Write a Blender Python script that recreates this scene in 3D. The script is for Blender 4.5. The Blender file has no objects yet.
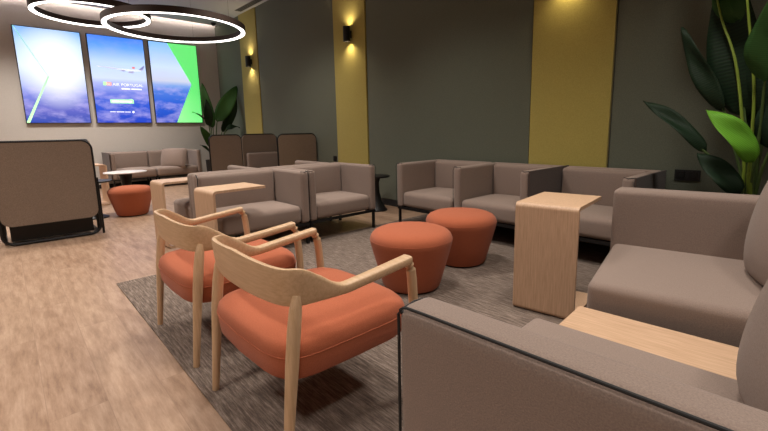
import bpy, bmesh, math, random
from mathutils import Vector, Matrix
random.seed(7)
PI = math.pi
scene = bpy.context.scene
COL = scene.collection

# ------------------------------------------------------------------ camera
H = 1.07
YAW, PITCH, ROLL = (math.radians(a) for a in (47.319, 9.215, 1.107))
FPX, CX, CY = 413.15, 388.28, 197.06
cy_, sy_ = math.cos(YAW), math.sin(YAW)
fw = Vector((-sy_*math.cos(PITCH), cy_*math.cos(PITCH), -math.sin(PITCH)))
r0 = Vector((cy_, sy_, 0)); d0 = fw.cross(r0)
rt = r0*math.cos(ROLL) + d0*math.sin(ROLL)
dn = -r0*math.sin(ROLL) + d0*math.cos(ROLL)
cam_d = bpy.data.cameras.new('camera'); cam = bpy.data.objects.new('camera', cam_d); COL.objects.link(cam)
m = Matrix.Identity(4)
for i in range(3):
    m[i][0] = rt[i]; m[i][1] = -dn[i]; m[i][2] = -fw[i]
m[2][3] = H
cam.matrix_world = m
cam_d.sensor_width = 36; cam_d.lens = FPX/768*36
cam_d.shift_x = (384-CX)/768; cam_d.shift_y = (CY-215.5)/768
cam_d.clip_start = 0.02
scene.camera = cam

def ray(u, v): return rt*((u-CX)/FPX) + dn*((v-CY)/FPX) + fw
def at_y(u, v, y):
    d = ray(u, v); p = d*(y/d.y); return Vector((p.x, y, p.z+H))
def at_x(u, v, x):
    d = ray(u, v); p = d*(x/d.x); return Vector((x, p.y, p.z+H))

# ------------------------------------------------------------------ materials
def srgb(r, g, b):
    f = lambda c: (c/255/12.92) if c/255 <= .04045 else ((c/255+.055)/1.055)**2.4
    return (f(r), f(g), f(b), 1)
def mat(name):
    M = bpy.data.materials.new(name); M.use_nodes = True
    nt = M.node_tree; b = nt.nodes['Principled BSDF']
    return M, nt, b
def node(nt, t, **kw):
    n = nt.nodes.new(t)
    for k, v in kw.items(): setattr(n, k, v)
    return n
def mixcol(nt, fac, a, b):
    n = node(nt, 'ShaderNodeMix', data_type='RGBA')
    for sock, val in ((0, fac), (6, a), (7, b)):
        if hasattr(val, 'is_output') or isinstance(val, bpy.types.NodeSocket): nt.links.new(val, n.inputs[sock])
        else: n.inputs[sock].default_value = val
    return n.outputs[2]
def ramp(nt, fac, stops):
    r = node(nt, 'ShaderNodeValToRGB')
    el = r.color_ramp.elements
    while len(el) < len(stops): el.new(.5)
    for e, (p, c) in zip(el, stops): e.position = p; e.color = c
    nt.links.new(fac, r.inputs[0]); return r.outputs[0]
def objco(nt, scale=(1, 1, 1), rotz=0, kind='Object'):
    tc = node(nt, 'ShaderNodeTexCoord'); mp = node(nt, 'ShaderNodeMapping')
    mp.inputs['Scale'].default_value = scale; mp.inputs['Rotation'].default_value = (0, 0, rotz)
    nt.links.new(tc.outputs[kind], mp.inputs[0]); return mp.outputs[0]
def noise(nt, vec, scale, detail=3, rough=.5):
    n = node(nt, 'ShaderNodeTexNoise'); n.inputs['Scale'].default_value = scale
    n.inputs['Detail'].default_value = detail; n.inputs['Roughness'].default_value = rough
    nt.links.new(vec, n.inputs['Vector']); return n.outputs['Fac']
def bump(nt, b, h, strength, dist):
    n = node(nt, 'ShaderNodeBump'); n.inputs['Strength'].default_value = strength; n.inputs['Distance'].default_value = dist
    nt.links.new(h, n.inputs['Height']); nt.links.new(n.outputs[0], b.inputs['Normal'])
def fabric(name, c1, c2, scale=260, rough=.95, bs=.5, sheen=.15):
    M, nt, b = mat(name); v = objco(nt)
    n1 = noise(nt, v, scale, 4, .7); n2 = noise(nt, v, 6, 2)
    c = ramp(nt, n1, [(.3, c2), (.7, c1)])
    c = mixcol(nt, n2, c, mixcol(nt, .85, c2, c))
    nt.links.new(c, b.inputs['Base Color']); b.inputs['Roughness'].default_value = rough
    b.inputs['Sheen Weight'].default_value = sheen; b.inputs['Sheen Roughness'].default_value = .6
    b.inputs['Specular IOR Level'].default_value = .25
    bump(nt, b, n1, bs, .002)
    return M
def plain(name, col, rough=.5, metal=0, spec=.5):
    M, nt, b = mat(name); v = objco(nt); n = noise(nt, v, 30, 3)
    c = mixcol(nt, n, col, tuple(min(1, x*1.12) for x in col[:3])+(1,))
    nt.links.new(c, b.inputs['Base Color']); b.inputs['Roughness'].default_value = rough
    b.inputs['Metallic'].default_value = metal; b.inputs['Specular IOR Level'].default_value = spec
    return M
def wood(name, ca, cb, axis='x', rough=.45, fine=1.0):
    M, nt, b = mat(name)
    sc = {'x': (1.2, 22, 22), 'y': (22, 1.2, 22), 'z': (22, 22, 1.2)}[axis]
    v = objco(nt, tuple(s*fine for s in sc)); n1 = noise(nt, v, 6, 5, .65)
    sc2 = {'x': (.6, 6, 6), 'y': (6, .6, 6), 'z': (6, 6, .6)}[axis]
    n2 = noise(nt, objco(nt, sc2), 3, 3)
    c = ramp(nt, n1, [(.3, cb), (.62, ca)])
    c = mixcol(nt, n2, c, mixcol(nt, .7, cb, c))
    nt.links.new(c, b.inputs['Base Color']); b.inputs['Roughness'].default_value = rough
    bump(nt, b, n1, .15, .002)
    return M
def emit(name, col, s):
    M, nt, b = mat(name); b.inputs['Base Color'].default_value = (.8, .8, .8, 1)
    b.inputs['Emission Color'].default_value = col; b.inputs['Emission Strength'].default_value = s
    return M

TAUPE = fabric('taupe_fabric', srgb(157, 138, 127), srgb(129, 112, 103), 300)
BROWN = fabric('brown_melange_fabric', srgb(152, 132, 116), srgb(110, 94, 82), 220, bs=.8)
DARKB = fabric('dark_outer_fabric', srgb(88, 70, 62), srgb(54, 42, 38), 200)
ORANGE = fabric('orange_fabric', srgb(188, 106, 73), srgb(162, 85, 56), 320, sheen=.1)
YELLOW = fabric('mustard_felt', srgb(188, 174, 96), srgb(168, 154, 78), 140, bs=.7)
GREEN = fabric('olive_grey_felt', srgb(112, 118, 102), srgb(90, 95, 82), 140, bs=.7)
OAK = wood('oak', srgb(216, 182, 152), srgb(190, 154, 124), 'z')
OAKX = wood('oak_lengthwise', srgb(216, 182, 152), srgb(188, 152, 120), 'x')
CHAIRW = wood('chair_oak', srgb(213, 180, 145), srgb(193, 158, 121), 'x', .42, .8)
CHAIRL = wood('chair_leg_oak', srgb(213, 180, 145), srgb(193, 158, 121), 'z', .42, .8)
BLACK = plain('black_metal', srgb(26, 25, 26), .45, .3)
BLACKP = plain('black_piping', srgb(30, 29, 30), .7)
WHITE = plain('white_laminate', srgb(220, 216, 212), .35)
BRONZE = plain('dark_bronze', srgb(60, 47, 42), .5, .4)
POT = plain('planter_black', srgb(22, 22, 22), .6)
LED = emit('ring_led', (1, .95, .90, 1), 4)
COVE = emit('cove_led', (1, .86, .76, 1), 45)
WARM = emit('warm_bulb', (1, .75, .38, 1), 25)
LEAFD = None
def leafmat(name, a, b_):
    M, nt, b = mat(name); tc = node(nt, 'ShaderNodeTexCoord')
    w = node(nt, 'ShaderNodeTexWave', wave_type='BANDS', bands_direction='Y'); w.inputs['Scale'].default_value = 14
    w.inputs['Distortion'].default_value = .6
    nt.links.new(tc.outputs['UV'], w.inputs['Vector'])
    c = mixcol(nt, w.outputs['Fac'], a, b_); nt.links.new(c, b.inputs['Base Color'])
    b.inputs['Roughness'].default_value = .62; b.inputs['Specular IOR Level'].default_value = .25
    bump(nt, b, w.outputs['Fac'], .2, .003); return M
LEAFD = leafmat('leaf_dark', srgb(16, 36, 20), srgb(24, 48, 26))
LEAFM = leafmat('leaf_mid', srgb(38, 74, 30), srgb(50, 90, 38))
LEAFB = leafmat('leaf_bright', srgb(92, 156, 40), srgb(118, 182, 56))
STEM = plain('stem_green', srgb(124, 148, 50), .5)
STEMD = plain('stem_dark_green', srgb(62, 84, 36), .5)

# ------------------------------------------------------------------ helpers
def link(name, me, M=None, parent=None):
    o = bpy.data.objects.new(name, me); COL.objects.link(o)
    if M and me: me.materials.append(M)
    if parent: o.parent = parent
    return o
def obj(name, bm, M, parent=None, smooth=True, wn=False):
    me = bpy.data.meshes.new(name); bmesh.ops.recalc_face_normals(bm, faces=bm.faces[:])
    for f in bm.faces: f.smooth = smooth
    for e in bm.edges:
        if len(e.link_faces) == 2 and e.calc_face_angle(0) > math.radians(40): e.smooth = False
    bm.to_mesh(me); bm.free()
    o = link(name, me, M, parent)
    if wn:
        w = o.modifiers.new('wn', 'WEIGHTED_NORMAL'); w.keep_sharp = True
    return o
def thing(name, label, cat, loc=(0, 0, 0), rz=0, group=None):
    o = link(name, None); o.location = loc; o.rotation_euler = (0, 0, rz); o.empty_display_size = .1
    return tag(o, label, cat, group)
def tag(o, label, cat, group=None):
    o['label'] = label; o['category'] = cat
    if group: o['group'] = group
    return o
def struct(name, bm, M, **k):
    o = obj(name, bm, M, **k); o['kind'] = 'structure'; return o
def box(bm, x0, x1, y0, y1, z0, z1):
    r = bmesh.ops.create_cube(bm, size=1)
    for v in r['verts']:
        v.co = Vector((x0+(v.co.x+.5)*(x1-x0), y0+(v.co.y+.5)*(y1-y0), z0+(v.co.z+.5)*(z1-z0)))
    return r['verts']
def rb(bm, x0, x1, y0, y1, z0, z1, r=.01, top=0, front=0, n=7, f=None):
    """rounded box surface; top = crown height; front = bulge on -y face"""
    h = Vector(((x1-x0)/2, (y1-y0)/2, (z1-z0)/2)); c = Vector(((x1+x0)/2, (y1+y0)/2, (z1+z0)/2))
    r = min(r, *(a*.999 for a in h))
    ts = [0, .268, .577, 1]
    def coords(a):
        L = [-(a-r)-r*t for t in reversed(ts)]
        k = n if (a-r) > .02 else 1
        L += [-(a-r)+2*(a-r)*i/k for i in range(1, k)]
        L += [(a-r)+r*t for t in ts]
        return L
    X, Y, Z = coords(h.x), coords(h.y), coords(h.z)
    cache = {}
    def V(i, j, k):
        key = (i, j, k)
        if key in cache: return cache[key]
        p = Vector((X[i], Y[j], Z[k]))
        q = Vector(tuple(max(-(h[a]-r), min(h[a]-r, p[a])) for a in range(3)))
        d = p-q; p2 = q + d.normalized()*r
        if top and p2.z > 0:
            p2.z += top*(1-(p2.x/h.x)**2)*(1-(p2.y/h.y)**2)*(p2.z/h.z)
        if front and p2.y < 0:
            p2.y -= front*(1-(p2.x/h.x)**2)*(1-(p2.z/h.z)**2)*(-p2.y/h.y)
        p2 += c
        if f: p2 = f(p2)
        cache[key] = bm.verts.new(p2); return cache[key]
    nx, ny, nz = len(X)-1, len(Y)-1, len(Z)-1
    for i in range(nx):
        for j in range(ny):
            for k in (0, nz): bm.faces.new((V(i, j, k), V(i+1, j, k), V(i+1, j+1, k), V(i, j+1, k)))
    for i in range(nx):
        for k in range(nz):
            for j in (0, ny): bm.faces.new((V(i, j, k), V(i+1, j, k), V(i+1, j, k+1), V(i, j, k+1)))
    for j in range(ny):
        for k in range(nz):
            for i in (0, nx): bm.faces.new((V(i, j, k), V(i, j+1, k), V(i, j+1, k+1), V(i, j, k+1)))
def RB(name, M, parent, *a, **k):
    bm = bmesh.new(); rb(bm, *a, **k); return obj(name, bm, M, parent)
def BX(name, M, parent, *a):
    bm = bmesh.new(); box(bm, *a); return obj(name, bm, M, parent)
def tube(bm, pts, rad, seg=10, closed=False, cap=True, sx=1.0, up=Vector((0, 0, 1))):
    pts = [Vector(p) for p in pts]; n = len(pts); rings = []
    rads = rad if isinstance(rad, (list, tuple)) else [rad]*n
    for i, p in enumerate(pts):
        a = pts[(i-1) % n] if (closed or i > 0) else pts[i]
        b = pts[(i+1) % n] if (closed or i < n-1) else pts[i]
        t = (b-a).normalized(); u = up
        if abs(t.dot(u)) > .95: u = Vector((1, 0, 0))
        s = t.cross(u).normalized(); w = s.cross(t)
        rings.append([bm.verts.new(p + (s*math.cos(2*PI*k/seg)*sx + w*math.sin(2*PI*k/seg))*rads[i]) for k in range(seg)])
    for i in range(n if closed else n-1):
        A, B = rings[i], rings[(i+1) % n]
        for k in range(seg): bm.faces.new((A[k], A[(k+1) % seg], B[(k+1) % seg], B[k]))
    if cap and not closed:
        bm.faces.new(rings[0]); bm.faces.new(rings[-1][::-1])
def TUBE(name, M, parent, pts, rad, **k):
    bm = bmesh.new(); tube(bm, pts, rad, **k); return obj(name, bm, M, parent)
def lathe(bm, prof, seg=48, c=(0, 0, 0)):
    rings = []
    for r, z in prof:
        if r < 1e-5: rings.append([bm.verts.new((c[0], c[1], c[2]+z))])
        else: rings.append([bm.verts.new((c[0]+r*math.cos(2*PI*k/seg), c[1]+r*math.sin(2*PI*k/seg), c[2]+z)) for k in range(seg)])
    for A, B in zip(rings, rings[1:]):
        for k in range(seg):
            a, b = A[k % len(A)], A[(k+1) % len(A)]; c_, d = B[(k+1) % len(B)], B[k % len(B)]
            vs = []
            for v in (a, b, c_, d):
                if v not in vs: vs.append(v)
            if len(vs) > 2: bm.faces.new(vs)
def LATHE(name, M, parent, prof, **k):
    bm = bmesh.new(); lathe(bm, prof, **k); return obj(name, bm, M, parent)
def prism(bm, poly, axis_pts):
    """poly: list of Vectors, extruded by vector axis_pts"""
    A = [bm.verts.new(p) for p in poly]; B = [bm.verts.new(Vector(p)+axis_pts) for p in poly]
    n = len(A); bm.faces.new(A); bm.faces.new(B[::-1])
    for i in range(n): bm.faces.new((A[i], A[(i+1) % n], B[(i+1) % n], B[i]))
def arc(cx, cz, r, a0, a1, n=8):
    return [(cx+r*math.cos(a0+(a1-a0)*i/n), cz+r*math.sin(a0+(a1-a0)*i/n)) for i in range(n+1)]

# ------------------------------------------------------------------ room
XB, YG, ZC = -10.16, 3.98, 3.50       # screen wall, felt wall, ceiling
XF, YL = 2.6, -3.4
def floor_material():
    M, nt, b = mat('vinyl_wood_planks')
    v = objco(nt)
    br = node(nt, 'ShaderNodeTexBrick'); br.offset = .37
    br.inputs['Scale'].default_value = 1; br.inputs['Brick Width'].default_value = 1.4; br.inputs['Row Height'].default_value = .19
    br.inputs['Mortar Size'].default_value = .0012; br.inputs['Mortar Smooth'].default_value = .3
    br.inputs['Color1'].default_value = (0, 0, 0, 1); br.inputs['Color2'].default_value = (1, 1, 1, 1); br.inputs['Mortar'].default_value = (.5, .5, .5, 1)
    nt.links.new(v, br.inputs['Vector'])
    ad = node(nt, 'ShaderNodeVectorMath', operation='ADD'); ml = node(nt, 'ShaderNodeVectorMath', operation='SCALE'); ml.inputs['Scale'].default_value = 7
    nt.links.new(br.outputs['Color'], ml.inputs[0]); nt.links.new(v, ad.inputs[0]); nt.links.new(ml.outputs[0], ad.inputs[1])
    mp = node(nt, 'ShaderNodeMapping'); mp.inputs['Scale'].default_value = (1.2, 7, 1); nt.links.new(ad.outputs[0], mp.inputs[0])
    n1 = noise(nt, mp.outputs[0], 3.2, 8, .72)
    mp2 = node(nt, 'ShaderNodeMapping'); mp2.inputs['Scale'].default_value = (6, 70, 1); nt.links.new(ad.outputs[0], mp2.inputs[0])
    n2 = noise(nt, mp2.outputs[0], 2, 4, .6)
    c = ramp(nt, n1, [(.36, srgb(128, 98, 76)), (.49, srgb(164, 133, 109)), (.64, srgb(190, 161, 138))])
    c = mixcol(nt, n2, mixcol(nt, .5, c, srgb(118, 86, 64)), mixcol(nt, .2, c, srgb(205, 180, 158)))
    pl = mixcol(nt, br.outputs['Color'], c, mixcol(nt, .12, c, srgb(205, 178, 152)))
    pl = mixcol(nt, br.outputs['Fac'], pl, srgb(146, 118, 98))
    nt.links.new(pl, b.inputs['Base Color']); b.inputs['Roughness'].default_value = .42
    bump(nt, b, n2, .08, .002)
    return M
def carpet_material():
    M, nt, b = mat('streaked_grey_carpet')
    n1 = noise(nt, objco(nt, (3.0, 34, 1)), 3, 6, .75)
    n2 = noise(nt, objco(nt, (10, 80, 1)), 3, 4, .7)
    n3 = noise(nt, objco(nt), 2.2, 4, .6)
    n4 = noise(nt, objco(nt), 260, 2, .7)
    c = ramp(nt, n1, [(.36, srgb(84, 73, 66)), (.5, srgb(138, 122, 112)), (.64, srgb(194, 176, 163))])
    c = mixcol(nt, n2, mixcol(nt, .45, c, srgb(58, 50, 46)), c)
    c = mixcol(nt, n3, c, mixcol(nt, .35, c, srgb(150, 135, 124)))
    c = mixcol(nt, n4, mixcol(nt, .4, c, srgb(50, 42, 38)), c)
    nt.links.new(c, b.inputs['Base Color']); b.inputs['Roughness'].default_value = 1; b.inputs['Specular IOR Level'].default_value = .1
    bump(nt, b, n4, .9, .004); return M
def plaster(name, col, spk=.08):
    M, nt, b = mat(name); n = noise(nt, objco(nt), 60, 4, .6)
    c = mixcol(nt, n, col, tuple(x*(1-spk*2) for x in col[:3])+(1,)); nt.links.new(c, b.inputs['Base Color'])
    b.inputs['Roughness'].default_value = .9; bump(nt, b, n, .2, .002); return M
FLOORM = floor_material(); CARPET = carpet_material()
PALE = plaster('pale_plaster', srgb(206, 200, 194)); CEILM = plaster('ceiling_paint', srgb(196, 198, 206))
GREENW = plaster('green_grey_paint', srgb(84, 84, 72))

bm = bmesh.new(); box(bm, XB-.3, XF+.2, YL-.2, YG+.2, -.1, 0); struct('floor', bm, FLOORM)
bm = bmesh.new(); box(bm, XB-.2, XB, YL-.2, YG+.2, 0, 3.95); struct('wall_back', bm, PALE)
bm = bmesh.new(); box(bm, XB, XF+.2, YG, YG+.2, 0, 3.95); struct('wall_right', bm, GREENW)
bm = bmesh.new(); box(bm, XB, XF+.2, YL-.2, YL, 0, 3.95); struct('wall_left', bm, PALE)
bm = bmesh.new(); box(bm, XF, XF+.2, YL, YG, 0, 3.95); struct('wall_front', bm, PALE)
# ceiling: a slab that stops short of the screen wall (light cove) under a closed deck
bm = bmesh.new(); box(bm, XB+.22, XF, YL, YG, ZC, ZC+.08); struct('ceiling', bm, CEILM)
bm = bmesh.new(); box(bm, XB, XF+.2, YL, YG, 3.9, 3.95); struct('trim_9', bm, CEILM)
BX('cove_light', COVE, None, XB+.25, XB+.29, YL+.1, YG-.1, ZC+.085, ZC+.11)
cv = bpy.data.objects['cove_light']; tag(cv, 'warm light strip hidden in the ceiling cove above the three screens', 'light strip')
bm = bmesh.new(); box(bm, XB+.02, XF, YG-.018, YG-.001, 0, .09); struct('baseboard_right', bm, BLACKP)
bm = bmesh.new(); box(bm, XB+.001, XB+.015, YL, YG-.02, 0, .08); struct('baseboard_back', bm, BLACKP)
# felt panels on the right wall (yellow strips 0.76 m, green fields between)
px = [(XB+.004, -8.90, GREEN), (-8.89, -8.115, YELLOW), (-8.10, -5.51, GREEN), (-5.50, -4.74, YELLOW), (-4.725, -2.17, GREEN),
      (-2.16, -1.40, YELLOW), (-1.385, 1.20, GREEN), (1.21, 1.97, YELLOW)]
for i, (a, b_, M) in enumerate(px):
    a, b_ = (a if i == 0 else a*.992), b_*.992
    bm = bmesh.new(); d = .034 if M is YELLOW else .022
    rb(bm, a, b_, YG-d, YG-.001, .095, ZC-.002, r=.004, n=1); struct('trim_%d' % (i+1), bm, M)

# rug
bm = bmesh.new(); rb(bm, -3.46, 2.2, .484, 3.94, .0, .008, r=.003, n=1)
tag(obj('carpet', bm, CARPET), 'large streaky grey brown carpet lying on the wood floor under the armchairs', 'carpet')

# ------------------------------------------------------------------ sofas
SH, SB = .705, .215        # shell top, underside
def panel(name, M, parent, x0, x1, y0, y1, z0=SB, z1=SH, r=.03, **k): return RB(name, M, parent, x0, x1, y0, y1, z0, z1, r=r, **k)
def sofa(label, loc, rz, w, d, la=False, ra=False, group=None, la_out=None, ra_out=None, seat_z=.385, name='lounge_sofa', bt=.105, legs=True, back_out=None, lo=0, lof=0, open_trim=False):
    t = thing(name, label, 'sofa', loc, rz, group)
    hw, hd, at = w/2, d/2, .085
    x0 = -hw + (at if la else .004); x1 = hw - (at if ra else .004)
    back = panel('backrest', TAUPE, t, -hw+.004, hw-.004, hd-bt, hd-.004, r=.028, n=9)
    RB('back_cushion', TAUPE, t, x0+.003, x1-.003, hd-bt-.075, hd-bt+.012, seat_z-.03, SH-.006, r=.034, n=8, front=.012)
    if la: panel('armrest', TAUPE, t, -hw+.004, -hw+at, -hd+.004, hd-bt+.02, r=.028)
    if ra: panel('armrest', TAUPE, t, hw-at, hw-.004, -hd+.004, hd-bt+.02, r=.028)
    RB('seat_cushion', TAUPE, t, x0+.002, x1-.002, -hd+.012, hd-bt-.03, SB+.004, seat_z, r=.04, n=10, top=.022, front=.008)
    # outer shells and black edge trims
    def outer(sx):
        x = sx*hw
        RB('outer_panel', DARKB, t, min(x, x+sx*.012), max(x, x+sx*.012), -hd+.002, hd+.006, SB-.01, SH+.004, r=.005, n=2)
    def edge(sx):
        x = sx*(hw-.002); p = []
        TUBE('edge_trim', BLACKP, t, [(x, -hd+.012, SB), (x, -hd+.006, SH-.035), (x, -hd+.02, SH-.006), (x, -hd+.06, SH-.002)], .0024, seg=8)
        TUBE('edge_trim', BLACKP, t, [(x, -hd+.03, SH), (x-sx*.04, -hd+.006, SH-.006), (x-sx*.075, -hd+.03, SH-.002)], .003, seg=6)
    if la_out == 'dark': outer(-1)
    if ra_out == 'dark': outer(1)
    if la: edge(-1)
    elif open_trim: TUBE('edge_trim', BLACKP, t, [(-hw, hd-bt-.07, SB), (-hw, hd-bt-.07, SH-.03), (-hw, hd-bt-.04, SH)], .0045, seg=8)
    if ra: edge(1)
    bm = bmesh.new()
    box(bm, -hw+.012, hw-.012, -hd+.012, -hd+.04, SB-.025, SB); box(bm, -hw+.012, hw-.012, hd-.05, hd-.022, SB-.025, SB)
    box(bm, -hw+.012, -hw+.04, -hd+.04, hd-.05, SB-.025, SB); box(bm, hw-.04, hw-.012, -hd+.04, hd-.05, SB-.025, SB)
    obj('base_frame', bm, BLACK, t)
    for sx in (-1, 1):
        for sy in (-1, 1):
            x = sx*(hw-.026); y = sy*(hd-.036); lz = max(lo, lof if sy < 0 else 0)
            bm = bmesh.new(); rb(bm, x-.013, x+.013, y-.013, y+.013, lz, SB-.002, r=.003, n=1); obj('leg', bm, BLACK, t)
    return t
G1 = 'sofa modules in the row along the green felt wall'
yr = 3.19+.735/2
CZ = .008
sofa('taupe sofa module at left end of the wall row, arm only on its left', (-2.93, yr, 0), 0, .80, .735, la=True, group=G1, lo=CZ)
sofa('taupe sofa module with two arms in the middle of the wall row', (-2.127, yr, 0), 0, .80, .735, la=True, ra=True, ra_out='dark', group=G1, lo=CZ)
sofa('taupe sofa module at right end of the wall row, below the mustard panel', (-1.322, yr, 0), 0, .78, .735, ra=True, ra_out='dark', group=G1, lo=CZ)
G2 = 'sofa modules back to back in the middle of the room'
sofa('taupe sofa module behind the wood table, with rounded grey seat facing the carpet', (-3.675, 1.652, 0), PI/2, .835, .69, ra=True, group=G2, lof=CZ, open_trim=True)
sofa('taupe two-armed sofa module beside the black table, standing on slim black legs', (-3.70, 2.502, 0), PI/2, .845, .69, la=True, ra=True, group=G2, lof=CZ)
sofa('taupe sofa module turned away, its seat just seen left of the nearer wood table', (-4.405, 1.60, 0), -PI/2, .70, .73, la=True, group=G2)
sofa('taupe sofa module turned away, only its arm top seen behind the two-armed sofa', (-4.405, 2.40, 0), -PI/2, .86, .73, la=True, group=G2)
G3 = 'sofa modules under the screens'
sofa('taupe sofa module below the screens, left one with dark arm by the white round table', (-9.70, 1.85, 0), PI/2, .78, .78, la=True, la_out='dark', group=G3).scale.z = 1.04
sofa('taupe sofa module below the right screen, with arm at its right end', (-9.70, 2.68, 0), PI/2, .88, .78, ra=True, group=G3).scale.z = 1.04
# nook on the right: far sofa, near sofa
def nook_far():
    a = math.radians(9); w, d = 1.14, .92
    bl = Vector((-.885, 2.735, 0)); c = bl + Matrix.Rotation(a, 3, 'Z') @ Vector((w/2, -d/2, 0))
    t = thing('lounge_sofa', 'big taupe sofa on the right with deep seat, facing the low oak table', 'sofa', c, a)
    hw, hd = w/2, d/2
    RB('backrest', TAUPE, t, -hw, hw, hd-.16, hd, .10, .705, r=.03, n=12, front=.01)
    RB('seat_cushion', TAUPE, t, -hw+.01, hw, -hd, hd-.13, .15, .385, r=.035, n=12, top=.02, front=.006, f=lambda p: Vector((p.x + (.038*(hd-p.y)/d if p.x < 0 else 0)*(-p.x/hw), p.y, p.z)))
    RB('armrest', TAUPE, t, hw-.14, hw, -hd+.02, hd-.10, .386, .70, r=.03)
    BX('plinth', BLACK, t, -hw+.05, hw-.05, -hd+.06, hd-.05, .012, .15)
    return t, a
nf, na = nook_far()
def nook_near():
    a = math.radians(2.6)
    t = thing('lounge_sofa', 'taupe sofa in the right foreground seen from behind, black piping along its top', 'sofa', (-.608, .575, 0), a)
    W = .98
    RB('backrest', TAUPE, t, 0, W, 0, .105, .09, .70, r=.03, n=14)
    # piping along the outer top edge and down the end
    pts = [(.004, .012, .09), (.003, .006, .40), (.004, .006, .655)] + [(.004+.028*(1-math.cos(q)), .004, .672+.028*math.sin(q)) for q in (0.3, .7, 1.1, 1.5)] + [(.08, .005, .700), (W-.02, .005, .700)]
    TUBE('piping', BLACKP, t, pts, .0034, seg=8)
    pts = [(.012, .005, .683), (.009, .02, .690), (.012, .05, .696), (.022, .080, .696), (.030, .098, .688)]
    TUBE('piping', BLACKP, t, pts, .003, seg=8)
    RB('seat_cushion', TAUPE, t, -.055, W, .10, .80, .15, .385, r=.03, n=12, top=.012)
    RB('armrest', TAUPE, t, W-.14, W, .10, .74, .387, .70, r=.03)
    BX('plinth', BLACK, t, .03, W-.05, .05, .70, .012, .15)
    return t
nook_near()
# low oak table between the two seats
t = thing('low_table', 'low oak table squeezed between the two seats of the right-hand nook', 'table', (-.672, 1.385, 0), math.radians(4))
RB('tabletop', OAKX, t, 0, .98, 0, .395, .262, .29, r=.004, n=1)
for x in (.05, .90):
    RB('leg_panel', OAKX, t, x, x+.03, .03, .37, .010, .263, r=.003, n=1)

def pillow(label, c, w, h, th, rz, tilt, roll=0, M=TAUPE, group=None):
    bm = bmesh.new(); n = 18; vs = {}
    for s in (0, 1):
        for i in range(n+1):
            for j in range(n+1):
                u = -1+2*i/n; v = -1+2*j/n
                e = max(0, (1-u**2)*(1-v**2))**.42
                pin = 1-.05*(abs(u*v))**2 + .0
                x = u*w/2*(1-.05*(1-abs(v)**2)*0)*pin; z = v*h/2*pin
                y = (1 if s else -1)*th/2*e
                if (i in (0, n) or j in (0, n)) and s == 1: vs[(s, i, j)] = vs[(0, i, j)]
                else: vs[(s, i, j)] = bm.verts.new((x, y, z))
    for s in (0, 1):
        for i in range(n):
            for j in range(n):
                bm.faces.new((vs[(s, i, j)], vs[(s, i+1, j)], vs[(s, i+1, j+1)], vs[(s, i, j+1)]))
    o = obj('throw_pillow', bm, M); o.location = c
    o.rotation_euler = (tilt, roll, rz)
    return tag(o, label, 'pillow', group)
pillow('taupe pillow leaning in the corner of the far sofa under the screens', (-9.52, 2.62, .57), .56, .44, .20, math.radians(42), math.radians(-16))
pillow('taupe pillow at the right edge of the picture on the big far seat', (-.06, 2.23, .658), .62, .56, .22, math.radians(-66), math.radians(-10))
pillow('taupe pillow at the right edge of the picture beside the low oak table', (.05, 1.15, .62), .54, .50, .22, math.radians(-68), math.radians(-14))

# ------------------------------------------------------------------ ottomans
def ottoman(label, loc, s=1):
    t = thing('ottoman', label, 'ottoman', loc, 0, 'orange round ottomans')
    prof = [(0, .012), (.185, .012), (.198, .03), (.232, .15), (.262, .26), (.276, .315), (.279, .335), (.277, .350), (.27, .368), (.252, .388), (.22, .402), (.17, .410), (.10, .414), (0, .415)]
    LATHE('cushion', ORANGE, t, [(a*s, b*s) for a, b in prof], seg=64)
    bm = bmesh.new()
    tube(bm, [(.2775*s*math.cos(2*PI*k/64), .2775*s*math.sin(2*PI*k/64), .342*s) for k in range(64)], .0025, seg=6, closed=True)
    obj('seam', bm, ORANGE, t)
    LATHE('base', BLACK, t, [(0, .0), (.17*s, .0), (.17*s, .015), (0, .015)], seg=32)
    return t
ottoman('nearer of the two orange ottomans on the carpet, left one beside the armchair arm', (-1.90, 1.955, .008))
ottoman('farther of the two orange ottomans on the carpet, in front of the wall row sofas', (-1.985, 2.615, .008))
ottoman('orange ottoman alone on the wood floor by the white round table', (-6.42, 1.19, 0), .95)

# ------------------------------------------------------------------ C-shaped oak side tables
def ctable(label, loc, rz, w=.35, dp=.47, h=.63, th=.02, r=.035):
    """panel in local XZ plane at y=0, top and foot reach towards +y"""
    t = thing('side_table', label, 'table', loc, rz, 'bent oak side tables')
    def L(y0, y1, ztop, sgn):   # closed profile of a bent sheet
        return
    # bent sheet: foot - upright - top, as one profile
    out = [(dp*.92, 0)] + [(r-r*math.sin(a), r-r*math.cos(a)) for a in [PI/2*i/6 for i in range(7)]] + \
          [(r-r*math.cos(a), h-r+r*math.sin(a)) for a in [PI/2*i/6 for i in range(7)]] + [(dp, h)]
    ri = r-th
    inn = [(dp, h-th)] + [(r-ri*math.sin(a), h-r+ri*math.cos(a)) for a in [PI/2*i/6 for i in range(7)]] + \
          [(r-ri*math.cos(a), r-ri*math.sin(a)) for a in [PI/2*i/6 for i in range(7)]] + [(dp*.92, th)]
    poly = out + inn
    bm = bmesh.new(); prism(bm, [Vector((-w/2, y, z)) for y, z in poly], Vector((w, 0, 0)))
    o = obj('bent_sheet', bm, OAK, t)
    return t
ctable('oak side table in front of the wall row, right of the orange ottomans', (-1.053, 2.148, .008), math.radians(7.5), w=.345, h=.64, r=.028)
ctable('nearer oak side table reaching over the grey seat in the middle of the room', (-3.33, 1.10, .008), math.radians(3), w=.36, dp=.44)
ctable('oak side table next to the lone orange ottoman, behind its twin', (-4.36, 1.02, 0), math.radians(3), w=.34, dp=.46)
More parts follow.
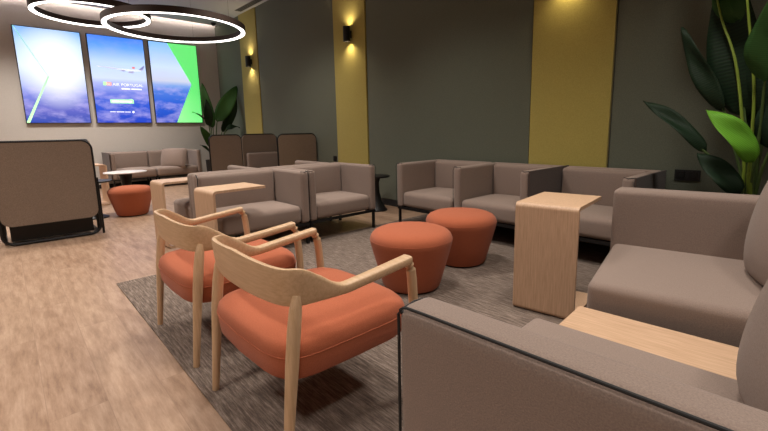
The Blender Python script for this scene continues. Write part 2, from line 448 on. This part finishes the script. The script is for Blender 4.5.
ctable('oak side table farthest left, half hidden by the high-backed booth', (-7.85, 1.13, 0), math.radians(184), w=.40, dp=.42)

# ------------------------------------------------------------------ round tables
t = thing('round_table', 'round table with pale top and black pedestal behind the lone ottoman', 'table', (-6.93, 1.25, 0))
LATHE('tabletop', WHITE, t, [(0, .535), (.262, .535), (.27, .54), (.27, .548), (.265, .552), (0, .552)])
LATHE('pedestal', BLACK, t, [(0, .0), (.18, .0), (.18, .012), (.06, .03), (.045, .1), (.05, .30), (.085, .52), (.085, .535), (0, .535)])
t = thing('round_table', 'small dark round table beside the high-backed booth on the left', 'table', (-6.55, .80, 0))
LATHE('tabletop', BLACK, t, [(0, .47), (.21, .47), (.22, .475), (.22, .486), (.215, .49), (0, .49)])
LATHE('pedestal', BLACK, t, [(0, .0), (.14, .0), (.14, .012), (.07, .04), (.045, .2), (.04, .45), (.06, .47), (0, .47)])
t = thing('round_table', 'black side table with flared pedestal in the gap between sofa groups', 'table', (-4.17, 3.62, 0))
LATHE('tabletop', BLACK, t, [(0, .45), (.185, .45), (.19, .455), (.19, .468), (.185, .472), (0, .472)])
LATHE('pedestal', BLACK, t, [(0, 0), (.15, 0), (.15, .012), (.13, .03), (.08, .12), (.05, .25), (.045, .38), (.07, .45), (0, .45)])

# ------------------------------------------------------------------ armchairs
def armchair(label, loc, rz=0):
    """local: faces +Y, rear feet at y=0, x=+-.30"""
    t = thing('armchair', label, 'chair', loc, rz, 'oak armchairs with orange seats')
    # plan path of rail, from right front, around the back, to left front
    right = [(.320, .528), (.319, .45), (.317, .35), (.313, .26), (.309, .19), (.305, .13), (.299, .083), (.279, .050), (.238, .031), (.17, .019), (.09, .012), (0, .010)]
    path = right + [(-x, y) for x, y in reversed(right[:-1])]
    def prof(x, y):
        if y > .24:      # arm
            f = (y-.24)/.295; zt = .569+.031*f; zb = zt-.031-.003*(1-f)
            th = .021+.004*f
        else:
            f = max(0, min(1, (.24-y)/.17)); f = f*f*(3-2*f)
            g = 1-min(1, abs(x)/.31)
            zt = .569 + f*(.086+.016*g); zb = .535 - f*(.002+.003*g)
            th = .021-.010*f
        return zt, zb, th
    # smooth densify (Catmull-Rom)
    P = [Vector((x, y)) for x, y in path]; D = []
    for i in range(len(P)-1):
        p0, p1, p2, p3 = P[max(i-1, 0)], P[i], P[i+1], P[min(i+2, len(P)-1)]
        for k in range(5):
            s = k/5; D.append(.5*((2*p1)+(p2-p0)*s+(2*p0-5*p1+4*p2-p3)*s*s+(3*p1-p0-3*p2+p3)*s**3))
    D.append(P[-1])
    bm = bmesh.new(); rings = []
    for i, p in enumerate(D):
        a, b = D[max(i-1, 0)], D[min(i+1, len(D)-1)]
        tg = (b-a).normalized(); nrm = Vector((tg.y, -tg.x))
        zt, zb, th = prof(p.x, p.y); zc, hz = (zt+zb)/2, (zt-zb)/2
        lean = .10 if hz > .03 else 0
        ring = []
        N = 16
        for k in range(N):
            an = 2*PI*k/N; c, s = math.cos(an), math.sin(an)
            e = .45
            cc = math.copysign(abs(c)**e, c)*th/1.0; ss = math.copysign(abs(s)**e, s)*hz
            q = p + nrm*(cc + 0)
            ring.append(bm.verts.new((q.x, q.y - lean*ss*(1 if p.y < .15 else 0), zc+ss)))
        rings.append(ring)
    for A, B in zip(rings, rings[1:]):
        for k in range(len(A)): bm.faces.new((A[k], A[(k+1) % len(A)], B[(k+1) % len(A)], B[k]))
    bm.faces.new(rings[0]); bm.faces.new(rings[-1][::-1])
    obj('back_rail', bm, CHAIRW, t)
    for sx in (-1, 1):
        # rear leg, leaning forward to the rail
        TUBE('leg', CHAIRL, t, [(sx*.30, 0, 0), (sx*.301, .02, .2), (sx*.304, .036, .36), (sx*.303, .050, .47), (sx*.301, .060, .53), (sx*.297, .068, .57)], [.014, .018, .0215, .0215, .020, .013], seg=16)
        # front leg rising into the arm with a rounded knee
        TUBE('leg', CHAIRL, t, [(sx*.317, .565, 0), (sx*.318, .562, .2), (sx*.319, .556, .40), (sx*.320, .549, .50), (sx*.320, .543, .540), (sx*.320, .536, .558), (sx*.320, .524, .571), (sx*.320, .500, .578)], [.0125, .016, .0185, .0185, .0185, .018, .016, .012], seg=16)
    # seat cushion: rounded trapezoid, narrower at the back
    def seat(p):
        f = (p.y-.02)/.57; k = .975+.025*min(1, max(0, f)*1.6)
        y = p.y
        y += .030*(1-(p.x/.3)**2)*(1 if f > .5 else -.6)*abs(f-.5)*1.6
        return Vector((p.x*k, y, p.z))
    bm = bmesh.new(); n = 40
    def sq(a, hx, hy, e):
        c, s = math.cos(a), math.sin(a)
        return math.copysign(abs(c)**e, c)*hx, math.copysign(abs(s)**e, s)*hy
    levels = [(.90, .292), (.955, .296), (.98, .306), (.994, .335), (1.0, .362), (.995, .380), (.975, .397), (.93, .411), (.80, .424), (.6, .432), (.35, .437)]
    rings = []
    for s_, z in levels:
        ring = []
        for k in range(n):
            x, y = sq(2*PI*k/n, .318*s_, .285*s_, .34)
            ring.append(bm.verts.new(seat(Vector((x, y+.292, z-.012 if z < .31 else z)))))
        rings.append(ring)
    for A, B in zip(rings, rings[1:]):
        for k in range(n): bm.faces.new((A[k], A[(k+1) % n], B[(k+1) % n], B[k]))
    bm.faces.new(rings[0]); c = bm.verts.new((0, .292, .44))
    for k in range(n): bm.faces.new((rings[-1][k], rings[-1][(k+1) % n], c))
    st = obj('seat', bm, ORANGE, t)
    bm = bmesh.new(); tube(bm, [seat(Vector((*[a+b for a, b in zip(sq(2*PI*k/n, .3182, .2852, .34), (0, .292))], .364))) for k in range(n)], .0025, seg=6, closed=True)
    obj('seat_seam', bm, ORANGE, st)
    bm = bmesh.new()
    box(bm, -.26, .26, .49, .52, .284, .30); box(bm, -.26, .26, .08, .11, .284, .30)
    for sx in (-1, 1): box(bm, min(sx*.235, sx*.26), max(sx*.235, sx*.26), .11, .49, .284, .30)
    obj('seat_frame', bm, CHAIRL, t)
    return t
armchair('nearer oak armchair with orange seat, its curved back towards the camera', (-1.368, .532, .0085))
armchair('farther oak armchair with orange seat, standing near the carpet corner', (-2.205, .532, .0085))

# ------------------------------------------------------------------ high-backed booths
def booth(label, loc, rz, w, h=1.036, depth=.62, wings=True, group='high-backed booths', seat=True, post=False):
    """local: back panel outer face at y=0 (facing +y), booth opens towards -y"""
    t = thing('booth', label, 'booth', loc, rz, group)
    hw = w/2; r = .085; zb = .20
    def loop(x0, x1, z0, z1, r):
        P = arc(x1-r, z1-r, r, 0, PI/2) + arc(x0+r, z1-r, r, PI/2, PI) + arc(x0+r, z0+r, r, PI, 1.5*PI) + arc(x1-r, z0+r, r, 1.5*PI, 2*PI)
        return P
    bm = bmesh.new(); prism(bm, [Vector((x, -.012, z)) for x, z in loop(-hw+.016, hw-.016, zb, h-.02, r)], Vector((0, -.06, 0)))
    bmesh.ops.bevel(bm, geom=[e for e in bm.edges if e.calc_face_angle(0) > 1], offset=.01, segments=2, affect='EDGES')
    obj('back_panel', bm, BROWN, t)
    TUBE('frame', BLACK, t, [(x, -.03, z) for x, z in loop(-hw+.008, hw-.008, .018, h-.012, r+.01)], .0135, seg=10, closed=True, up=Vector((0, 1, 0)))
    if post:
        TUBE('support_post', BLACK, t, [(-hw-.012, -.055, 0), (-hw-.012, -.055, .62)], .012, seg=8)
        BX('post_bracket', BLACK, t, -hw-.02, -hw+.02, -.06, -.03, .55, .58)
    if wings:
        for sx in (-1, 1):
            x0, x1 = sorted((sx*(hw-.05), sx*(hw-.004)))
            bm = bmesh.new(); prism(bm, [Vector((x0, y, z)) for y, z in loop(-depth, -.075, zb, h-.02, r)], Vector((x1-x0, 0, 0)))
            obj('side_panel', bm, BROWN, t)
            TUBE('frame', BLACK, t, [((x0+x1)/2, y, z) for y, z in loop(-depth-.008, -.075, .018, h-.012, r)], .0125, seg=8, closed=True, up=Vector((1, 0, 0)))
    if seat:
        s = RB('seat_cushion', TAUPE, t, -hw+.06, hw-.06, -depth+.03, -.08, .24, .40, r=.035, top=.015)
        RB('back_cushion', TAUPE, t, -hw+.06, hw-.06, -.20, -.08, .38, .70, r=.035, n=6)
        BX('plinth', BLACK, t, -hw+.07, hw-.07, -depth+.08, -.09, .04, .245)
    return t
booth('brown high-backed booth at the left edge, black tube frame, seen from behind', (-5.40, .29, 0), -PI/2, .82, post=True)
booth('leftmost of the three high-backed booths by the plant, seen from behind', (-7.30, 2.885, 0), -PI/2, .58, h=1.048, wings=False, seat=False)
booth('middle of the three high-backed booths, with taupe back cushion showing', (-7.55, 3.60, 0), PI/2, .72, h=1.048, wings=False)
booth('rightmost of the three high-backed booths, its outer back against the green wall', (-6.02, 3.565, 0), -PI/2, .73, h=1.045, wings=False, seat=False)

# ------------------------------------------------------------------ wall displays
def screen_material(kind):
    M, nt, b = mat('screen_picture_'+kind)
    uv = node(nt, 'ShaderNodeTexCoord').outputs['UV']
    sp = node(nt, 'ShaderNodeSeparateXYZ'); nt.links.new(uv, sp.inputs[0])
    U, Vv = sp.outputs[0], sp.outputs[1]
    if kind == 'sunburst':
        base = ramp(nt, Vv, [(0, srgb(40, 70, 170)), (.14, srgb(92, 96, 190)), (.3, srgb(120, 130, 215)), (.42, srgb(175, 190, 235)), (.6, srgb(215, 230, 250)), (.85, srgb(180, 215, 250)), (1, srgb(120, 175, 240))])
    elif kind == 'aeroplane':
        base = ramp(nt, Vv, [(0, srgb(18, 60, 190)), (.22, srgb(40, 84, 205)), (.34, srgb(98, 116, 215)), (.46, srgb(168, 178, 235)), (.52, srgb(205, 218, 248)), (.7, srgb(190, 215, 252)), (.88, srgb(100, 160, 245)), (1, srgb(60, 125, 235))])
    else:
        base = ramp(nt, Vv, [(0, srgb(10, 62, 180)), (.25, srgb(34, 90, 205)), (.42, srgb(80, 125, 215)), (.47, srgb(120, 160, 225)), (.53, srgb(200, 205, 225)), (.7, srgb(200, 218, 248)), (1, srgb(130, 185, 250))])
    mp = node(nt, 'ShaderNodeMapping'); mp.inputs['Scale'].default_value = (1.3, 5, 1); mp.inputs['Location'].default_value = ({'sunburst': 0, 'aeroplane': 3, 'chevron': 7}[kind], 0, 0)
    nt.links.new(uv, mp.inputs[0]); cl = noise(nt, mp.outputs[0], 1.6, 5, .6)
    clm = ramp(nt, cl, [(.45, (0, 0, 0, 1)), (.68, (1, 1, 1, 1))])
    band = ramp(nt, Vv, [(0, (.55,)*3+(1,)), (.42, (.6,)*3+(1,)), (.5, (.15,)*3+(1,)), (1, (.12,)*3+(1,))])
    mm = node(nt, 'ShaderNodeMath', operation='MULTIPLY'); nt.links.new(clm, mm.inputs[0]); nt.links.new(band, mm.inputs[1])
    col = mixcol(nt, mm.outputs[0], base, srgb(200, 190, 240))
    if kind == 'sunburst':
        d = node(nt, 'ShaderNodeVectorMath', operation='DISTANCE'); mp2 = node(nt, 'ShaderNodeMapping'); mp2.inputs['Scale'].default_value = (1, 1.25, 1)
        nt.links.new(uv, mp2.inputs[0]); nt.links.new(mp2.outputs[0], d.inputs[0]); d.inputs[1].default_value = (.56, .62*1.25, 0)
        g = ramp(nt, d.outputs['Value'], [(.12, (1, 1, 1, 1)), (.36, (.55,)*3+(1,)), (.62, (0, 0, 0, 1))])
        col = mixcol(nt, g, col, (1, 1, 1, 1))
    nt.links.new(col, b.inputs['Emission Color']); b.inputs['Emission Strength'].default_value = 1.2
    b.inputs['Base Color'].default_value = (.02, .02, .02, 1); b.inputs['Roughness'].default_value = .25
    return M
GLOWG = emit('screen_green', srgb(44, 225, 96), 1.05)
GLOWT = emit('screen_teal', srgb(120, 235, 200), .9)
GLOWW = emit('screen_white', srgb(235, 240, 255), 1.0)
GLOWR = emit('screen_red', srgb(225, 25, 45), .95)
GLOWB = emit('screen_plane_blue', srgb(70, 90, 180), .9)
GLOWL = emit('screen_livery', srgb(210, 225, 245), 1.0)
SW, ZT, ZB = .985, 3.035, 1.315
def flat(name, M, parent, poly, x, th=.0015):
    bm = bmesh.new(); prism(bm, [Vector((x, y, z)) for y, z in poly], Vector((th, 0, 0))); return obj(name, bm, M, parent, smooth=False)
def display(label, yc, kind):
    t = thing('wall_display', label, 'screen', (XB+.002, yc, 0), 0, 'upright screens on the end wall')
    hw = SW/2
    bm = bmesh.new(); rb(bm, 0, .045, -hw, hw, ZB, ZT, r=.004, n=1); obj('housing', bm, BLACK, t)
    bm = bmesh.new(); e = .012
    vs = [bm.verts.new(p) for p in ((.0465, -hw+e, ZB+e), (.0465, hw-e, ZB+e), (.0465, hw-e, ZT-e), (.0465, -hw+e, ZT-e))]
    f = bm.faces.new(vs); uvl = bm.loops.layers.uv.new('UVMap')
    for l, uv in zip(f.loops, ((0, 0), (1, 0), (1, 1), (0, 1))): l[uvl].uv = uv
    me = bpy.data.meshes.new('picture'); bm.to_mesh(me); bm.free()
    scr = link('picture', me, screen_material(kind), t)
    P = lambda u, v: (-hw+e+u*(SW-2*e), ZT-e-v*(ZT-ZB-2*e))      # v down
    return t, scr, P
t, s, P = display('left wall screen, bright white sunburst over clouds with thin green chevron line', .862, 'sunburst')
flat('chevron_line', GLOWT, s, [P(.0, .0), P(.012, .0), P(.425, .5), P(.41, .5)], .047)
flat('chevron_line', GLOWG, s, [P(.41, .5), P(.43, .5), P(.045, 1), P(.0, 1), P(.0, .99)], .047)
t, s, P = display('middle wall screen, aeroplane above clouds and airline lettering', 1.937, 'aeroplane')
fz = .047
pl = s
# aeroplane: fuselage, wing, tail, engines
def sub(name, M, pts, x=fz): return flat(name, M, pl, [P(*q) for q in pts], x)
sub('aeroplane_body', GLOWL, [(.10, .345), (.30, .350), (.55, .362), (.88, .358), (.93, .352), (.93, .366), (.88, .378), (.70, .386), (.50, .376), (.30, .362), (.12, .352)])
sub('aeroplane_wing', GLOWB, [(.10, .343), (.50, .366), (.52, .373), (.30, .360)], fz+.002)
sub('aeroplane_tail', GLOWB, [(.86, .362), (.95, .315), (.985, .310), (.93, .366)], fz+.002)
sub('aeroplane_engine', GLOWB, [(.52, .374), (.60, .372), (.60, .392), (.52, .390)], fz+.003)
sub('aeroplane_engine', GLOWB, [(.66, .388), (.76, .384), (.76, .405), (.66, .405)], fz+.003)
sub('tail_marking', GLOWR, [(.74, .330), (.79, .330), (.79, .352), (.74, .352)], fz+.003)
sub('logo_block', GLOWG, [(.18, .525), (.235, .525), (.235, .565), (.18, .565)])
sub('logo_block', GLOWR, [(.238, .525), (.325, .525), (.325, .565), (.238, .565)])
def text(body, M, parent, u, v, size, x=fz, sxx=1.0):
    cu = bpy.data.curves.new('text', 'FONT'); cu.body = body; cu.size = size; cu.extrude = .0006; cu.align_x = 'LEFT'
    o = bpy.data.objects.new('tmp', cu); COL.objects.link(o)
    dg = bpy.context.evaluated_depsgraph_get(); me = bpy.data.meshes.new_from_object(o.evaluated_get(dg))
    bpy.data.objects.remove(o); bpy.data.curves.remove(cu)
    y, z = P(u, v)
    # text plane faces +X : local x -> +Y, local y -> +Z
    me.transform(Matrix(((0, 0, 1, x+.001), (sxx, 0, 0, y), (0, 1, 0, z), (0, 0, 0, 1))))
    me.materials.clear(); return link('lettering', me, M, parent)
text('TAP', GLOWW, pl, .250, .556, .034, x=fz+.002, sxx=.85)
text('AIR', GLOWW, pl, .345, .565, .078)
text('PORTUGAL', GLOWW, pl, .50, .565, .078)
sub('text_line', GLOWW, [(.50, .590), (.66, .590), (.66, .603), (.50, .603)])
sub('text_line', GLOWW, [(.68, .590), (.88, .590), (.88, .603), (.68, .603)])
sub('green_label', GLOWG, [(.27, .728), (.62, .722), (.66, .714), (.70, .728), (.70, .770), (.27, .770)])
for a, b_ in ((.30, .42), (.44, .52), (.54, .66)): sub('text_line', GLOWW, [(a, .742), (b_, .742), (b_, .756), (a, .756)], fz+.002)
for a, b_ in ((.24, .34), (.355, .50), (.515, .62)): sub('text_line', GLOWW, [(a, .868), (b_, .868), (b_, .876), (a, .876)])
sub('round_badge', GLOWW, [(.67+.022*math.cos(k*PI/6), .872+.013*math.sin(k*PI/6)) for k in range(12)])
t, s, P = display('right wall screen, green chevron covering its right side over a cloudscape', 3.002, 'chevron')
flat('green_chevron', GLOWG, s, [P(.38, 0), P(1, 0), P(1, 1), P(.43, 1), P(.83, .5)], .047)

# ------------------------------------------------------------------ ring lamps
def ring_lamp(label, c, z, R, hgt=.10, wd=.055):
    t = thing('ring_lamp', label, 'ceiling lamp', (c[0], c[1], z), 0, 'round ring lamps under the ceiling')
    N = 96
    prof = [(R-wd, .012), (R-wd, hgt), (R, hgt), (R, 0), (R-.006, 0), (R-.006, .012)]
    bm = bmesh.new(); rings = [[bm.verts.new((r*math.cos(2*PI*k/N), r*math.sin(2*PI*k/N), zz)) for k in range(N)] for r, zz in prof]
    for i in range(len(prof)):
        A, B = rings[i], rings[(i+1) % len(prof)]
        for k in range(N): bm.faces.new((A[k], A[(k+1) % N], B[(k+1) % N], B[k]))
    obj('housing', bm, BRONZE, t)
    bm = bmesh.new(); prof = [(R-wd-.002, .011), (R-wd-.002, -.004), (R-.008, -.004), (R-.008, .011)]
    rings = [[bm.verts.new((r*math.cos(2*PI*k/N), r*math.sin(2*PI*k/N), zz)) for k in range(N)] for r, zz in prof]
    for i in range(4):
        A, B = rings[i], rings[(i+1) % 4]
        for k in range(N): bm.faces.new((A[k], A[(k+1) % N], B[(k+1) % N], B[k]))
    obj('light_strip', bm, LED, t)
    for k in range(3):
        a = 2*PI*k/3+.5
        TUBE('cable', BLACK, t, [((R-.03)*math.cos(a), (R-.03)*math.sin(a), hgt), ((R-.03)*math.cos(a), (R-.03)*math.sin(a), ZC-z-.006)], .0012, seg=6)
ring_lamp('larger ring lamp in front, overlapping the other ring', (-6.83, 2.12), 2.60, .95, .085, .06)
ring_lamp('ring lamp farther left, partly cut by the top of the picture', (-7.60, 1.21), 2.80, .735, .085, .06)

# ------------------------------------------------------------------ sconces
def sconce(label, x, z=2.50):
    t = thing('wall_sconce', label, 'wall lamp', (x, YG-.034, z), 0, 'black up and down wall lamps')
    yc = -.075
    prof = [(.045, -.105), (.052, -.105), (.052, .105), (.045, .105), (.045, .05), (.0, .05)]
    bm = bmesh.new(); lathe(bm, prof, seg=32, c=(0, yc, 0)); lathe(bm, [(.045, -.105), (.045, -.05), (0, -.05)], seg=32, c=(0, yc, 0)); obj('shade', bm, BLACK, t)
    BX('wall_bracket', BLACK, t, -.025, .025, -.03, 0, -.05, .05)
    for s in (-1, 1):
        LATHE('bulb', WARM, t, [(0, s*.052), (.034, s*.052), (.034, s*.066), (0, s*.066)], seg=24, c=(0, yc, 0))
        l = bpy.data.lights.new('sconce_spot', 'SPOT'); l.energy = 7; l.color = (1, .80, .48); l.spot_size = math.radians(140); l.spot_blend = 1; l.shadow_soft_size = .03
        o = bpy.data.objects.new('sconce_spot', l); COL.objects.link(o); o.location = (x, YG-.034+yc, z+s*.10); o.rotation_euler = (PI if s > 0 else 0, 0, 0)
sconce('wall lamp on the narrow mustard panel, farther one near the corner', at_y(248, 62, YG-.11).x)
sconce('wall lamp on the middle mustard panel, nearer and larger', at_y(346.5, 34, YG-.11).x, 2.46)
sconce('wall lamp on the right mustard panel, above the picture edge with only its glow seen', -1.80)

# ------------------------------------------------------------------ small fittings
def socket(label, p, n, w=.085):
    t = thing('wall_socket', label, 'socket', (p.x, YG-.023, p.z), 0)
    BX('plate', BLACKP, t, -w*n/2, w*n/2, -.010, 0, -.043, .043)
    for k in range(n):
        xc = (-n/2+.5+k)*w
        bm = bmesh.new(); box(bm, xc-.03, xc+.03, -.013, -.0095, -.03, .03); obj('insert', bm, BLACK, t)
        LATHE('socket_hole', POT, t, [(0, -.014), (.018, -.014), (.018, -.012), (0, -.012)], seg=16).rotation_euler = (0, 0, 0)
        o = t.children[-1]
        me = o.data; me.transform(Matrix.Rotation(PI/2, 4, 'X')); me.transform(Matrix.Translation((xc, -.0275 + .0, 0)))
for lab, uv, n in (('black double wall socket behind the big right-hand sofa', (687.5, 175.2), 2), ('single black wall socket beside the middle mustard panel', (335.5, 158.5), 1)):
    socket(lab, at_y(*uv, YG-.02), n)
t = thing('security_camera', 'small dark dome camera at the ceiling corner above the right screen', 'camera', (XB+.42, 3.78, ZC))
LATHE('mount', BLACK, t, [(0, 0), (.055, 0), (.055, -.02), (0, -.02)], seg=24)
LATHE('dome', BLACK, t, [(.045, -.02), (.042, -.04), (.03, -.058), (0, -.066)], seg=24)
# linear air grille
t = thing('ceiling_vent', 'long dark slot air grille in the ceiling beside the green wall', 'vent', (-7.15, 3.81, ZC-.001))
BX('frame', plain('vent_grey', srgb(96, 94, 98), .6), t, -1.35, 1.35, -.065, .065, -.008, 0)
for k in range(3):
    BX('slot', BLACKP, t, -1.32, 1.32, -.052+k*.037, -.032+k*.037, -.0095, -.0078)

# ------------------------------------------------------------------ plants
def leaf(bm, base, tip, width, sag, nrm, fold=.25, n=18, uvl=None):
    base, tip = Vector(base), Vector(tip); L = tip-base; nrm = Vector(nrm).normalized()
    side = L.cross(nrm).normalized(); up = side.cross(L).normalized()
    rows = []
    for i in range(n+1):
        s = i/n; c = base + L*s + up*(sag*4*s*(1-s))
        w = width*(math.sin(PI*min(1, s**.75))**.62)*(1-.10*s) if 0 < s < 1 else .002
        row = []
        for k in range(-3, 4):
            f = k/3
            row.append((bm.verts.new(c + side*(w*f) + up*(abs(f)**1.3*w*fold + .012*math.sin(9*s+2*f))), (f*.5+.5, s)))
        rows.append(row)
    for A, B in zip(rows, rows[1:]):
        for k in range(6):
            f = bm.faces.new((A[k][0], A[k+1][0], B[k+1][0], B[k][0]))
            for l, uv in zip(f.loops, (A[k][1], A[k+1][1], B[k+1][1], B[k][1])): l[uvl].uv = uv
def add_leaf(t, M, base, tip, width, sag, nrm, fold=.25):
    bm = bmesh.new(); uvl = bm.loops.layers.uv.new('UVMap'); inv = t.location
    leaf(bm, Vector(base)-inv, Vector(tip)-inv, width, sag, nrm, fold, uvl=uvl)
    o = obj('leaf', bm, M, t); so = o.modifiers.new('t', 'SOLIDIFY'); so.thickness = .0015
    return o
def add_stem(t, M, pts, r0=.014, r1=.006):
    P = [Vector(p)-t.location for p in pts]; D = []
    for i in range(len(P)-1):
        p0, p1, p2, p3 = P[max(i-1, 0)], P[i], P[i+1], P[min(i+2, len(P)-1)]
        for k in range(6):
            s = k/6; D.append(.5*((2*p1)+(p2-p0)*s+(2*p0-5*p1+4*p2-p3)*s*s+(3*p1-p0-3*p2+p3)*s**3))
    D.append(P[-1]); n = len(D)
    TUBE('stem', M, t, D, [r0+(r1-r0)*i/(n-1) for i in range(n)], seg=8)
YP = 3.42
bx = at_y(748, 200, YP).x
t = thing('potted_plant', 'tall banana-leaf plant in a black planter behind the big right-hand sofa', 'plant', (bx, YP, 0), 0)
LATHE('planter', POT, t, [(0, .008), (.15, .008), (.16, .03), (.19, .40), (.195, .42), (.18, .42), (.175, .38), (0, .38)])
A = lambda u, v, y=YP: at_y(u, v, y)
root = Vector((bx, YP, .37))
FN = (-.35, -1, .25)
# (stem pts, leaf base->tip, width, sag, material)
specs = [
    (STEMD, [A(742, 178, 3.40), A(722, 104, 3.46)], A(724, 112, 3.46), A(682, 27, 3.50), .062, .03, (-.5, -1, .35), LEAFD),
    (STEMD, [A(741, 190, 3.34), A(701, 148, 3.34)], A(706, 152, 3.34), A(643, 101, 3.42), .055, .05, (-.3, -.6, 1.0), LEAFD),
    (STEMD, [A(742, 192, 3.30)], A(740, 194, 3.28), A(697, 153, 3.30), .072, .03, (.2, -1, .6), LEAFD),
    (STEM, [A(748, 180, 3.30), A(750, 158, 3.26)], A(753, 162, 3.26), A(706, 110, 3.20), .075, .06, (-.2, -.8, 1.0), LEAFB),
    (STEM, [A(744, 170, 3.36), A(737, 70, 3.42), A(722, 20, 3.46)], A(716, 0, 3.46), A(700, -120, 3.5), .12, .05, FN, LEAFD),
    (STEM, [A(750, 170, 3.32), A(754, 90, 3.30), A(748, 10, 3.30)], A(747, -5, 3.30), A(735, -130, 3.4), .14, .05, FN, LEAFD),
    (STEMD, [A(748, 150, 3.45), A(745, 118, 3.48)], A(746, 118, 3.50), A(728, -40, 3.55), .150, .03, (-.3, -1, .1), LEAFD),
    (STEMD, [A(757, 150, 3.30), A(764, 90, 3.25)], A(764, 82, 3.25), A(775, -5, 3.10), .088, .03, (-.6, -1, .2), LEAFM),
    (STEMD, [A(758, 160, 3.38), A(768, 110, 3.42)], A(768, 120, 3.42), A(790, -30, 3.42), .12, .03, (-.3, -1, .2), LEAFD),
    (STEMD, [A(756, 170, 3.45), A(762, 120, 3.5)], A(740, 22, 3.50), A(722, -30, 3.50), .09, .03, (-.3, -1, .2), LEAFM),
    (STEMD, [A(760, 176, 3.32), A(775, 140, 3.3)], A(770, 150, 3.3), A(800, 70, 3.3), .10, .03, (-.3, -1, .2), LEAFD),
    (STEMD, [A(754, 176, 3.46), A(758, 130, 3.5)], A(758, 150, 3.55), A(764, 70, 3.60), .07, .02, (-.2, -1, .1), LEAFD),
]
for i, (sm, mid, lb, lt, w, sag, nn, lm) in enumerate(specs):
    o = Vector((math.cos(i*2.4)*.05, math.sin(i*2.4)*.04, 0))
    add_stem(t, sm, [root+o] + mid + [lb + (lt-lb)*.12], .011, .005)
    add_leaf(t, lm, lb, lt, w, sag, nn)
# far corner plant
PX = -8.95
fb = at_x(214, 150, PX)
t = thing('potted_plant', 'dark green plant in the far corner between the right screen and booths', 'plant', (PX, fb.y, 0), 0)
LATHE('planter', POT, t, [(0, 0), (.15, 0), (.16, .02), (.18, .50), (.185, .52), (.17, .52), (.165, .48), (0, .48)])
B = lambda u, v, x=PX: at_x(u, v, x)
root = Vector((PX, fb.y, .47))
specs = [
    (B(213, 128), B(202, 83), .11, LEAFM, (1, -.6, .2)), (B(209, 126, -8.9), B(206, 99, -8.8), .09, LEAFD, (1, -.2, .2)),
    (B(217, 122), B(237, 86, -9.1), .16, LEAFM, (1, -.3, .4)), (B(222, 132, -9.1), B(236, 95, -9.2), .13, LEAFD, (1, .4, .1)),
    (B(211, 128), B(192, 112, -8.8), .07, LEAFD, (.4, -.3, 1)), (B(212, 147), B(200, 126, -8.8), .09, LEAFM, (1, -.3, .4)),
    (B(212, 158), B(200, 145, -8.8), .07, LEAFD, (.6, -.3, 1)), (B(226, 130, -9.0), B(240, 128, -9.0), .09, LEAFD, (.5, -.2, 1)),
]
for i, (lb, lt, w, lm, nn) in enumerate(specs):
    add_stem(t, STEMD, [root+Vector((math.cos(i*2)*.05, math.sin(i*2)*.05, 0)), (root+lb)/2+Vector((0, 0, .05)), lb, lb+(lt-lb)*.12], .014, .008)
    add_leaf(t, lm, lb, lt, w, .05, nn)

# ------------------------------------------------------------------ lights
def spot(x, y, e, size=115, col=(1, .92, .83), r=.22, z=3.46):
    l = bpy.data.lights.new('downlight', 'SPOT'); l.energy = e; l.color = col; l.spot_size = math.radians(size); l.spot_blend = .9; l.shadow_soft_size = r
    o = bpy.data.objects.new('downlight', l); COL.objects.link(o); o.location = (x, y, z)
for x, y, e in ((-8.9, .2, 420), (-8.9, 1.9, 360), (-6.3, -1.2, 300), (-6.2, .6, 240), (-3.9, -.9, 300), (-3.6, .9, 190), (-3.0, 2.3, 240), (-1.6, -1.2, 250),
                (-1.4, 1.2, 170), (-.6, 2.3, 190), (.8, -.8, 180), (.9, 1.2, 150), (-5.6, 2.6, 190)):
    spot(x, y, e)
w = bpy.data.worlds.new('world'); scene.world = w; w.use_nodes = True
w.node_tree.nodes['Background'].inputs[0].default_value = (.5, .45, .42, 1); w.node_tree.nodes['Background'].inputs[1].default_value = .1

scene.view_settings.view_transform = 'Standard'; scene.view_settings.look = 'None'
scene.view_settings.gamma = 1; scene.view_settings.use_curve_mapping = False
scene.view_settings.exposure = 0.0
